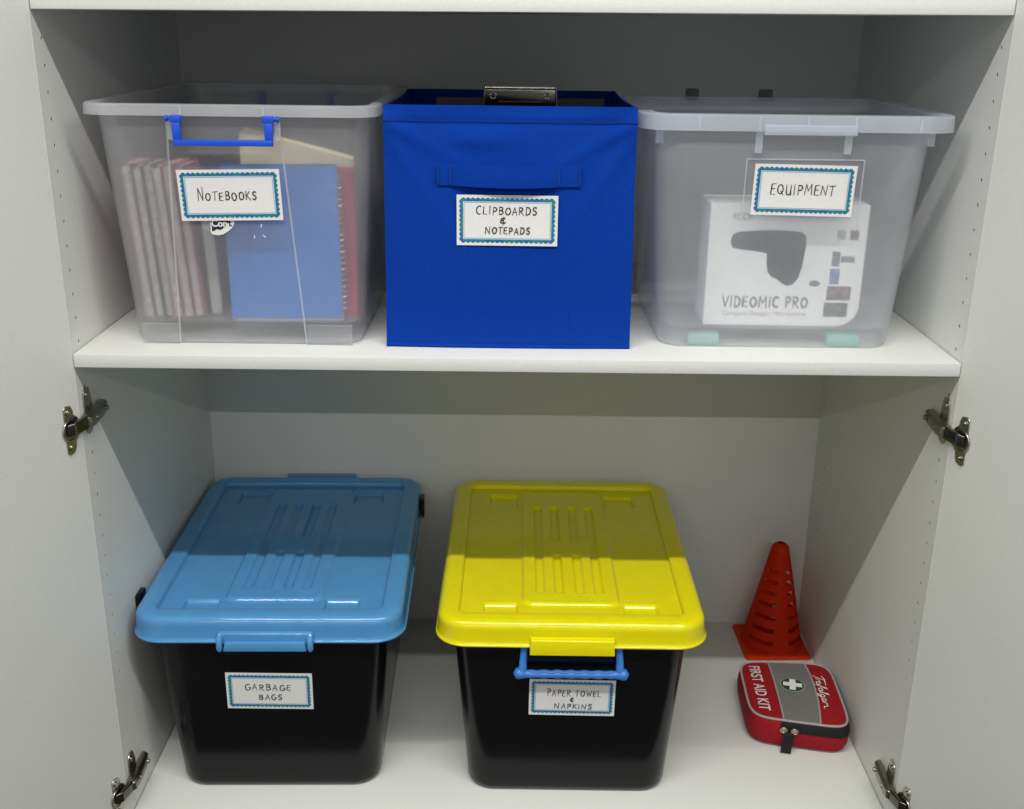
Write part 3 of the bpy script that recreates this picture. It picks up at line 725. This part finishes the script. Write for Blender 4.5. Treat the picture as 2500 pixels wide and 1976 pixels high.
# clipboard standing inside
BOARD = mat("dark_board", (0.014, 0.013, 0.015), 0.45)
cb = thing("clipboard", "dark clipboard with a shiny metal clip poking above the blue fabric box", "clipboard", (0.0, 0.148, HM + 0.0068)); cb.rotation_euler = (R(3.5), 0, 0)
mb = MB(); mb.span((-0.112, -.0015, 0.0), (0.112, .0015, 0.3185)); mb.build("board", BOARD, cb, bevel=.001, bseg=1)
mb = MB(); mb.prism([(-.0465, .296), (.0465, .296), (.0465, .3275), (.0450, .3300), (-.0450, .3300), (-.0465, .3275)], .0060, .0074, lambda a, b, d: (a, -d, b))
mb.build("clip_plate", BLACKN, cb, bevel=.0005, bseg=2)
mb = MB(); mb.tube([(-.047, -.0062, .3320), (.047, -.0062, .3320)], .0022, 10); mb.build("clip_hinge_roll", CHROME, cb, smooth=True)
mb = MB(); mb.prism([(-.0495, .296), (-.0468, .296), (-.0462, .3310), (-.0482, .3310)], .0015, .0086, lambda a, b, d: (a, -d, b)); mb.build("clip_side", CHROME, cb, bevel=.0005, bseg=1)
mb = MB(); mb.prism([(.0468, .296), (.0495, .296), (.0482, .3310), (.0462, .3310)], .0015, .0086, lambda a, b, d: (a, -d, b)); mb.build("clip_side", CHROME, cb, bevel=.0005, bseg=1)
mb = MB(); mb.span((-.030, -.0086, .3128), (.030, -.0070, .3150)); mb.build("clip_lip", CHROME, cb, bevel=.0005, bseg=1)
for x in (-.036, .036):
    rv = MB(); rv.ring_tube([(x + .0038 * math.cos(k * math.pi / 10), -.0080, .3215 + .0038 * math.sin(k * math.pi / 10)) for k in range(20)], .0010, 6)
    rv.build("rivet", CHROME, cb, smooth=True)
for i, (yy, lb) in enumerate(((0.20, "dark notepad leaning behind the clipboard in blue fabric box"),)):
    np_ = thing("notepad", lb, "notepad", (0.02, yy, HM + .0075)); np_.rotation_euler = (R(2), 0, R(1))
    mb = MB(); mb.span((-.105, -.006, 0), (.105, .006, .297)); mb.build("pages", PAGES, np_); mb = MB(); mb.span((-.105, -.0078, 0), (.105, -.0062, .297)); mb.build("cover", BOARD, np_)

# ================================================================== LIDDED TUBS
def sstep(e0, e1, x):
    t = max(0, min(1, (x - e0) / (e1 - e0))); return t * t * (3 - 2 * t)
def rr_mask(x, y, x0, x1, y0, y1, r, w):
    cx, cy = (x0 + x1) / 2, (y0 + y1) / 2
    qx, qy = abs(x - cx) - (x1 - x0) / 2 + r, abs(y - cy) - (y1 - y0) / 2 + r
    d = math.hypot(max(qx, 0), max(qy, 0)) + min(max(qx, qy), 0) - r
    return 1 - sstep(-w / 2, w / 2, d)
ZL = 0.322
def lid_height(x, y):
    z = ZL - 0.0088
    m = rr_mask(x, y, -.074, .075, -.204, .30, .018, .005)             # raised middle panel
    if y > .212: m *= 1 - sstep(.212, .220, y)
    z += .0052 * m
    for gx, w_, brk in ((-.046, .0130, False), (-.0165, .0130, True), (.0165, .0130, True), (.046, .0130, False)):
        segs = [(-.170, .149)] if not brk else [(-.170, -.041), (.011, .149)]
        for a, b in segs: z -= .0056 * rr_mask(x, y, gx - w_ / 2, gx + w_ / 2, a, b, .0045, .0045)
    for x0, x1 in ((-.1335, -.0825), (.0815, .1325)):
        for y0, y1 in ((-.246, -.1985), (.164, .209)):
            mx_ = sstep(x0 - .0011, x0 + .0011, x) * (1 - sstep(x1 - .0011, x1 + .0011, x))
            z -= .0062 * mx_ * sstep(y0 - .002, y0 + .002, y) * (1 - sstep(y1 - .0035, y1 + .0035, y))
    return z
def lid_mesh():
    mb = MB(); n = 10
    hx, hy, r = .2035, .272, .046
    prof = [(.0012, ZL - .0395), (.0030, ZL - .0390), (.0030, ZL - .0372), (.0012, ZL - .0360), (.0, ZL - .030), (-.0008, ZL - .018)]
    for k in range(7):
        a = R(90 * k / 6); prof.append((-.0010 - .0115 * (1 - math.cos(a)), ZL - .0125 + .0125 * math.sin(a)))
    prof += [(-.0200, ZL + .0003), (-.0290, ZL + .0002), (-.0318, ZL - .0008), (-.0332, ZL - .0035), (-.0342, ZL - .0085)]
    rings = []
    for off, z in prof: rings.append(ring(hx + off, hy + off, max(.010, r + off), z, n))
    und = [(-.0012, ZL - .0395), (-.0030, ZL - .020), (-.012, ZL - .0045), (-.030, ZL - .0025)]
    b0 = [ring(hx + off, hy + off, max(.010, r + off), z, n) for off, z in und][::-1]
    mb.loft(b0 + rings)
    gx0, gx1, gy0, gy1 = -.1725, .1725, -.2415, .2415
    nx, ny = 172, 206
    vs = [(gx0 + (gx1 - gx0) * i / nx, gy0 + (gy1 - gy0) * j / ny) for j in range(ny + 1) for i in range(nx + 1)]
    mb.add([(x, y, lid_height(x, y)) for x, y in vs], [(j * (nx + 1) + i, j * (nx + 1) + i + 1, (j + 1) * (nx + 1) + i + 1, (j + 1) * (nx + 1) + i) for j in range(ny) for i in range(nx)])
    return mb
LID_ME = None
def tub(label, loc, rz, lidm, yellow):
    global LID_ME
    t = thing("lidded_tub", label, "storage tub", loc, rz)
    b = MB(); n = 8
    lev = [(.0, .152, .236, .036), (.004, .1570, .2415, .040), (.012, .1590, .2435, .040), (.03, .160, .2445, .040), (.27, .1785, .2580, .042), (.292, .180, .2590, .042), (.296, .186, .263, .044), (.310, .187, .264, .044)]
    rings = [ring(hx, hy, r, z, n) for z, hx, hy, r in lev]
    inn = [ring(hx - .003, hy - .003, r - .002, z, n) for z, hx, hy, r in ((.310, .187, .264, .044), (.27, .1785, .258, .042), (.005, .157, .2415, .04))]
    b.loft(rings + inn, True, True); b.build("tub_body", BLACKP, t, smooth=True, auto=40)
    if LID_ME is None:
        o = lid_mesh().build("lid", lidm, t, smooth=True, auto=50); LID_ME = o.data
    else:
        me = LID_ME.copy(); me.materials.clear(); o = link("lid", me, lidm, t)
    yl = -.2745
    for sgn in (1, -1):                                               # front and rear latch
        k = MB(); fy = lambda v: sgn * v
        if yellow:
            k.loft([[(x, fy(yl + .001), z) for x, z in ((-.063, ZL - .021), (.063, ZL - .021), (.064, ZL - .0475), (-.064, ZL - .0475))],
                    [(x, fy(yl - .0065), z) for x, z in ((-.0615, ZL - .024), (.0615, ZL - .024), (.0625, ZL - .036), (-.0625, ZL - .036))],
                    [(x, fy(yl - .0085), z) for x, z in ((-.0620, ZL - .038), (.0620, ZL - .038), (.0640, ZL - .0475), (-.0640, ZL - .0475))]], True, True)
            k.build("latch", lidm, o, bevel=.0015, bseg=2)
        else:
            k.loft([[(x, fy(yl + .0005), z) for x, z in ((-.060, ZL - .0335), (.060, ZL - .0335), (.0625, ZL - .0485), (-.0625, ZL - .0485))],
                    [(x, fy(yl - .010), z) for x, z in ((-.0590, ZL - .0345), (.0590, ZL - .0345), (.0620, ZL - .0485), (-.0620, ZL - .0485))]], True, True)
            k.build("latch", lidm, o, bevel=.0018, bseg=2)
            if sgn > 0:
                rt_b = MB(); rt_b.span((-.060, .2705, ZL - .022), (.072, .2795, ZL + .0015)); rt_b.build("rear_latch_bar", lidm, o, bevel=.002)
            for s_ in (-1, 1):
                kn = MB(); kn.tube([(s_ * .0665, fy(yl + .003), ZL - .024), (s_ * .0672, fy(yl - .006), ZL - .030), (s_ * .0675, fy(yl - .007), ZL - .0445), (s_ * .0675, fy(yl - .0065), ZL - .0485)], [.0045, .0048, .0048, .003], 10)
                kn.build("latch_pivot", lidm, o, smooth=True, auto=60)
            gr = MB()                                                 # shallow pocket above the latch
            gr.loft([[(x, fy(yl - .0035), z) for x, z in ((-.071, ZL - .0395), (.071, ZL - .0395), (.066, ZL - .0225), (-.066, ZL - .0225))],
                     [(x, fy(yl + .0020), z) for x, z in ((-.073, ZL - .0395), (.073, ZL - .0395), (.069, ZL - .0195), (-.069, ZL - .0195))]], True, True)
            gr.build("latch_pocket", lidm, o, bevel=.0015, bseg=2)
    return t, o
tubB, lidB = tub("black tub with a blue lid, labelled garbage bags, left on the cupboard floor", (-0.3752, 0.3167, 0.0006), R(1.2), BLUEL, False)
tubY, lidY = tub("black tub with a yellow lid and blue bail handle, labelled paper towel", (0.0890, 0.3125, 0.0006), R(-0.2), YELL, True)
tl3 = math.atan((.2580 - .2445) / .24)
yft = lambda z: -(.2445 + (z - .03) / .24 * .0135)
label_card(tubB, (-0.0036, yft(.186) - .0010, .186), tl3, R(0.8), [("GARBAGE", 69, 10.5, -2, 7, 1.05), ("BAGS", 34, 9, 1, -11, 1.0)], seed=12)
label_card(tubY, (0.0035, yft(.184) - .0010, .184), tl3, R(0.4), [("PAPER TOWEL", 81, 11, 3, 8, 1.1), ("&", 5, 6, 0, -4.5, 1), ("NAPKINS", 57, 8.5, 2, -16, 1.0)], bend=0.0012, seed=15)
# small grips on the long sides of the blue-lidded tub
for (x, y, s_) in ((-.1985, -.180, -1), (.1945, .185, 1)):
    gq = MB(); gq.span((x, y - .016, .280), (x + s_ * .0165, y + .016, .2975)); gq.span((x + s_ * .0075, y - .015, .2977), (x + s_ * .0165, y + .015, .3170)); gq.build("side_grip", BLACKP, tubB, bevel=.002)
# moulded ledge under the front edge of the blue-lidded tub
ml = MB(); ml.loft([[(-.066, yft(.258) + .001, .252), (.066, yft(.258) + .001, .252), (.064, yft(.258) + .001, .264), (-.064, yft(.258) + .001, .264)], [(-.065, yft(.258) - .003, .253), (.065, yft(.258) - .003, .253), (.063, yft(.258) - .003, .263), (-.063, yft(.258) - .003, .263)]], True, True)
ml.build("moulded_ledge", BLACKP, tubB, bevel=.0012)
# bail handle on the yellow-lidded tub
def bail(t):
    h = MB(); y0 = -.2660
    zg = .2365
    for s_ in (-1, 1):
        pts = [(s_ * .0700, y0 + .006, .288), (s_ * .0712, y0 + .0035, .278), (s_ * .0722, y0 + .0005, .262), (s_ * .0730, y0 - .0025, .248), (s_ * .0738, y0 - .0040, .240)]
        h.tube(pts, [.0050, .0052, .0056, .0062, .0066], 10)
    n = 44; pth, rad = [], []
    for k in range(n + 1):
        x = -.0870 + .174 * k / n
        wav = .0007 * math.cos(2 * math.pi * x / .0205) if abs(x) < .062 else 0
        e = sstep(.066, .079, abs(x)); r0 = .0062 + .0028 * e
        end = max(0, (abs(x) - .080) / .0070); r0 *= math.sqrt(max(.03, 1 - end * end))
        pth.append((x, y0 - .0045, zg - .0015 + .0008 * e)); rad.append(r0 + wav)
    h.tube(pth, rad, 12)
    h.build("bail_handle", BAIL, t, smooth=True, auto=60)
    fl = MB(); pts = []
    for k in range(25):
        x = -.062 + .124 * k / 24; pts.append((x, y0 - .0042 - .0040, zg + .0044 + .0011 * math.cos(2 * math.pi * x / .0205)))
    fl.tube(pts, .0014, 6); fl.build("finger_ridge", BAIL, t, smooth=True)
bail(tubY)

# ================================================================== CONE
cn = thing("marker_cone", "orange red slotted marker cone standing in the back right corner", "cone", (0.5155, 0.5245, 0.0004), R(1.5))
mb = MB(); hb_ = .064
mb.loft([ring(hb_, hb_, .006, 0, 4), ring(hb_, hb_, .006, .004, 4), ring(hb_ - .004, hb_ - .004, .006, .0062, 4), ring(.0595, .0595, .0585, .0068, 4)], True, False)
mb.build("base", CONE, cn, smooth=True, auto=30)
nt = CONE.node_tree; _p = nt.nodes["Principled BSDF"]; _o = nt.nodes["Material Output"]
_t = nt.nodes.new("ShaderNodeBsdfTranslucent"); _t.inputs[0].default_value = (0.95, 0.12, 0.015, 1)
_m = nt.nodes.new("ShaderNodeMixShader"); _m.inputs[0].default_value = 0.45
nt.links.new(_p.outputs[0], _m.inputs[1]); nt.links.new(_t.outputs[0], _m.inputs[2]); nt.links.new(_m.outputs[0], _o.inputs[0])
def cone_body():
    na = 64; zs = []; z = .006
    rows = [(.024, .0085), (.049, .0085), (.074, .008), (.099, .008), (.122, .0075), (.144, .0075), (.165, .007)]
    lev = [.006, .012]
    for zc, hz in rows: lev += [zc, zc + hz * .5, zc + hz]
    lev += [.184, .198, .206, .212, .2165, .2195, .221]
    def rad(z):
        r = .0590 + (.0175 - .0590) * (z - .006) / .200
        if z > .206: r = .0175 * math.sqrt(max(.02, 1 - ((z - .206) / .0155) ** 2))
        return r
    bm = bmesh.new(); grid = []
    for z in lev: grid.append([bm.verts.new((rad(z) * math.cos(2 * math.pi * k / na), rad(z) * math.sin(2 * math.pi * k / na), z)) for k in range(na)])
    for j in range(len(lev) - 1):
        zc = (lev[j] + lev[j + 1]) / 2
        hole_row = any(a < zc < a + h for a, h in rows)
        for k in range(na):
            ang = (360 * (k + .5) / na) % 90
            if hole_row and 15 < ang < 75: continue
            bm.faces.new((grid[j][k], grid[j][(k + 1) % na], grid[j + 1][(k + 1) % na], grid[j + 1][k]))
    bm.faces.new(grid[-1])
    bmesh.ops.solidify(bm, geom=bm.faces, thickness=-.0018)
    bmesh.ops.recalc_face_normals(bm, faces=bm.faces)
    for f_ in bm.faces: f_.smooth = True
    for e in bm.edges:
        if len(e.link_faces) == 2 and e.calc_face_angle(0) > R(40): e.smooth = False
    me = bpy.data.meshes.new("cone_body"); bm.to_mesh(me); bm.free()
    o = link("cone_body", me, CONE, cn); o.rotation_euler = (0, 0, R(5))
cone_body()

# ================================================================== FIRST AID KIT
kit_scale = 1.085
kit = thing("first_aid_kit", "soft red first aid pouch with grey band and white cross lying flat", "first aid kit", (0.4925, 0.2725, 0.0006))
kit.scale = (kit_scale,) * 3
FLc, FRc, BRc, BLc = [Vector((a - .492, b - .275)) for a, b in ((.4135, .2085), (.5615, .1775), (.5730, .3570), (.4225, .3635))]
def kq(u_, v_):
    a, b = (u_ + 1) / 2, (v_ + 1) / 2
    return FLc * (1 - a) * (1 - b) + FRc * a * (1 - b) + BRc * a * b + BLc * (1 - a) * b
def sup(k, n, s_=1.0, e=.34):
    a = 2 * math.pi * k / n; c, d = math.cos(a), math.sin(a)
    return s_ * math.copysign(abs(c) ** e, c), s_ * math.copysign(abs(d) ** e, d)
NK = 96
def kring(s_, z, e=.34, wob=0.0):
    r_ = []
    for k in range(NK):
        u_, v_ = sup(k, NK, s_, e); p = kq(u_, v_); r_.append((p.x, p.y, z + wob * math.sin(3 * 2 * math.pi * k / NK + 1)))
    return r_
ZK = .050
def ktop(u_, v_):
    m = max(abs(u_), abs(v_)); q = (abs(u_) ** 4 + abs(v_) ** 4) ** .25
    return ZK + .0040 * (1 - min(1, q) ** 2.5) + .0009 * math.sin(2.4 * u_ + 3 * v_) * (1 - min(1, q))
def kf(u_, v_, d): p = kq(u_, v_); return (p.x, p.y, ktop(u_, v_) + d)
mb = MB()
mb.loft([kring(.93, 0.0), kring(1.0, .004, wob=.0), kring(1.045, .014), kring(1.06, .026), kring(1.05, .038), kring(1.015, .047), kring(.995, ZK + .0002)] + [[kf(*sup(k, NK, s_), 0) for k in range(NK)] for s_ in (.97, .85, .7, .5, .3, .12, .02)], True, True)
mb.build("pouch_body", REDF, kit, smooth=True, auto=70)
pp = MB(); pp.ring_tube([kf(*sup(k, NK, 1.005), .0002) for k in range(NK)], .0019, 8); pp.build("piping", PIPE, kit, smooth=True)
uL = lambda v_: -.35 - .0 * v_ + .04 * (1 - v_ * v_) * .3
uR = lambda v_: .425 + .04 * v_ + .07 * (1 - v_ * v_)
def vlim(u_): return (1 - min(.98, abs(u_)) ** 5.88) ** (1 / 5.88) * .985
gb = MB(); nu, nv = 14, 26
vs = []
for j in range(nv + 1):
    for i in range(nu + 1):
        vv = -1 + 2 * j / nv; uu = uL(vv) + (uR(vv) - uL(vv)) * i / nu; v2 = vv * vlim(uu); vs.append(kf(uu, v2, .0007))
gb.add(vs, [(j * (nu + 1) + i, j * (nu + 1) + i + 1, (j + 1) * (nu + 1) + i + 1, (j + 1) * (nu + 1) + i) for j in range(nv) for i in range(nu)])
gb.build("grey_band", GREYF, kit, smooth=True, fix=False)
for fn in (uL, uR):
    tp = MB(); tp.tube([kf(fn(v_), v_ * vlim(fn(v_)), .0008) for v_ in [-1 + 2 * k / 24 for k in range(25)]], .0014, 6); tp.build("band_piping", PIPE, kit, smooth=True)
# emblem
cc = Vector(kq(.03, .13))
def ef(x, y, d):
    p = cc + Vector((x, y)); return (p.x, p.y, ktop(.03, .13) + d - .9 * (x * x + y * y) * .6)
def disc(r, d, nm, m, par):
    b = MB(); rings = [[ef(r * q * math.cos(2 * math.pi * k / 40), r * q * math.sin(2 * math.pi * k / 40), d) for k in range(40)] for q in (1, .6, .2)]
    b.loft(rings, False, True); return b.build(nm, m, par, smooth=True)
em = disc(.0200, .0013, "emblem", PIPE, kit)
disc(.0185, .0017, "emblem_disc", GREENP, em)
cr_ = MB(); a_, b_ = .0048, .0150; ang = R(-12)
pol = [(-a_, -b_), (a_, -b_), (a_, -a_), (b_, -a_), (b_, a_), (a_, a_), (a_, b_), (-a_, b_), (-a_, a_), (-b_, a_), (-b_, -a_), (-a_, -a_)]
rt2 = lambda x, y: (x * math.cos(ang) - y * math.sin(ang), x * math.sin(ang) + y * math.cos(ang))
cr_.prism([rt2(*p) for p in pol], .0018, .0024, ef); cr_.build("white_cross", WHITEP, em)
# lettering runs from the back edge towards the front, tops of the letters to the right
def kt(a, b, d): return kf(b, a, d)
v0, v1 = .80, -.78
vs, fs = font_mesh("FIRST AID KIT", 1.0, .018)
x0 = min(v[0] for v in vs); x1 = max(v[0] for v in vs)
lt = MB(); lt.add([kt(v0 + (v1 - v0) * (a - x0) / (x1 - x0), -.80 + .235 * (b / .73) , .0012) for a, b in vs], fs); lt.build("lettering", PINKP, kit)
SCR = [[(.02,.80),(.35,.98),(.95,.92)], [(.42,.95),(.30,.45),(.16,.02),(.02,-.06)], [(.36,.10),(.50,.46),(.56,.40),(.66,.44)], arc(.80,.22,.13,.20,60,400,12) + [(.95,.02)],
       [(1.0,.05),(1.22,.62),(1.30,.98),(1.20,.92),(1.08,.20),(.98,-.30)], [(1.02,.30),(1.32,.36)], arc(1.45,.22,.13,.20,60,400,12) + [(1.60,.04)], [(1.60,.04),(1.82,.68),(1.86,.96),(1.76,.85),(1.70,.10),(1.84,.02)],
       arc(2.02,.22,.13,.20,60,380,12), [(2.15,.38),(2.05,-.30),(1.86,-.40),(1.88,-.24),(2.26,.06)], arc(2.42,.22,.13,.20,60,400,12) + [(2.57,.04)], [(2.62,.02),(2.72,.44),(2.78,.34),(2.94,.42),(3.05,.02),(3.2,-.02)]]
smx = 3.2
ribbons([[(.55 + (-.62 - .55) * a / smx * .92, .565 + .215 * b) for a, b in p] for p in SCR], .022, lambda a, b, d: kt(a, b, .0012 + d)).build("lettering", WHITEP, kit, fix=False)
# zip band on the front and right side, pullers and strap
zp = MB()
path = []
for k in range(NK + 1):
    u_, v_ = sup(k % NK, NK, 1.0)
    path.append((k, u_, v_))
sel = [p for p in path if (p[2] < -.4 and p[1] > -.40)] + [p for p in path if p[1] > .9 and -.4 <= p[2] < .75 and p[0] < NK / 2]
idx = sorted(set([p[0] for p in sel if p[0] >= NK * .5]))
idx = [k for k in idx if k <= NK] + list(range(1, 10))
ringsZ = []
for k in idx:
    u1, v1_ = sup(k % NK, NK, 1.0)
    r_ = []
    for s_, z in ((1.066, .0325), (1.067, .0355), (1.060, .039), (1.040, .0445), (1.020, .0480)):
        p = kq(u1 * s_, v1_ * s_); r_.append((p.x, p.y, z))
    ringsZ.append(r_)
zp.loft(ringsZ, closed=False); zp.build("zip_tape", BLACKF, kit, smooth=True, fix=True)
def front_pt(u_, out, z): p = kq(u_, -1.06); d = (kq(u_, -1.06) - kq(u_, 0)).normalized(); q = p + d * out; return Vector((q.x, q.y, z))
BRASS = mat("pale_brass", (0.45, 0.41, 0.30), .3, metal=1.0)
for u_ in (-.36, -.14):
    pl = MB(); pl.ring_tube([front_pt(u_ + .07 * math.cos(2 * math.pi * k / 14), .004, .0375 + .0042 * math.sin(2 * math.pi * k / 14)) for k in range(14)], .0013, 6)
    pl.box(front_pt(u_, .0030, .0372), (.0075, .003, .0040)); pl.build("zip_puller", BRASS, kit, bevel=.0006, bseg=1)
ps = MB(); ringsP = []
for z, o_, uc in ((.0345, .0045, -.25), (.028, .0065, -.255), (.018, .0070, -.265), (.008, .0075, -.285), (.0015, .0100, -.295)):
    a_ = front_pt(uc - .105, o_, z); b_ = front_pt(uc + .105, o_, z); dn = (front_pt(uc, 1, z) - front_pt(uc, 0, z)).normalized() * .0016
    ringsP.append([a_, b_, b_ + dn, a_ + dn])
ps.loft(ringsP, True, True); ps.build("pull_strap", BLACKF, kit, bevel=.0005, bseg=1)
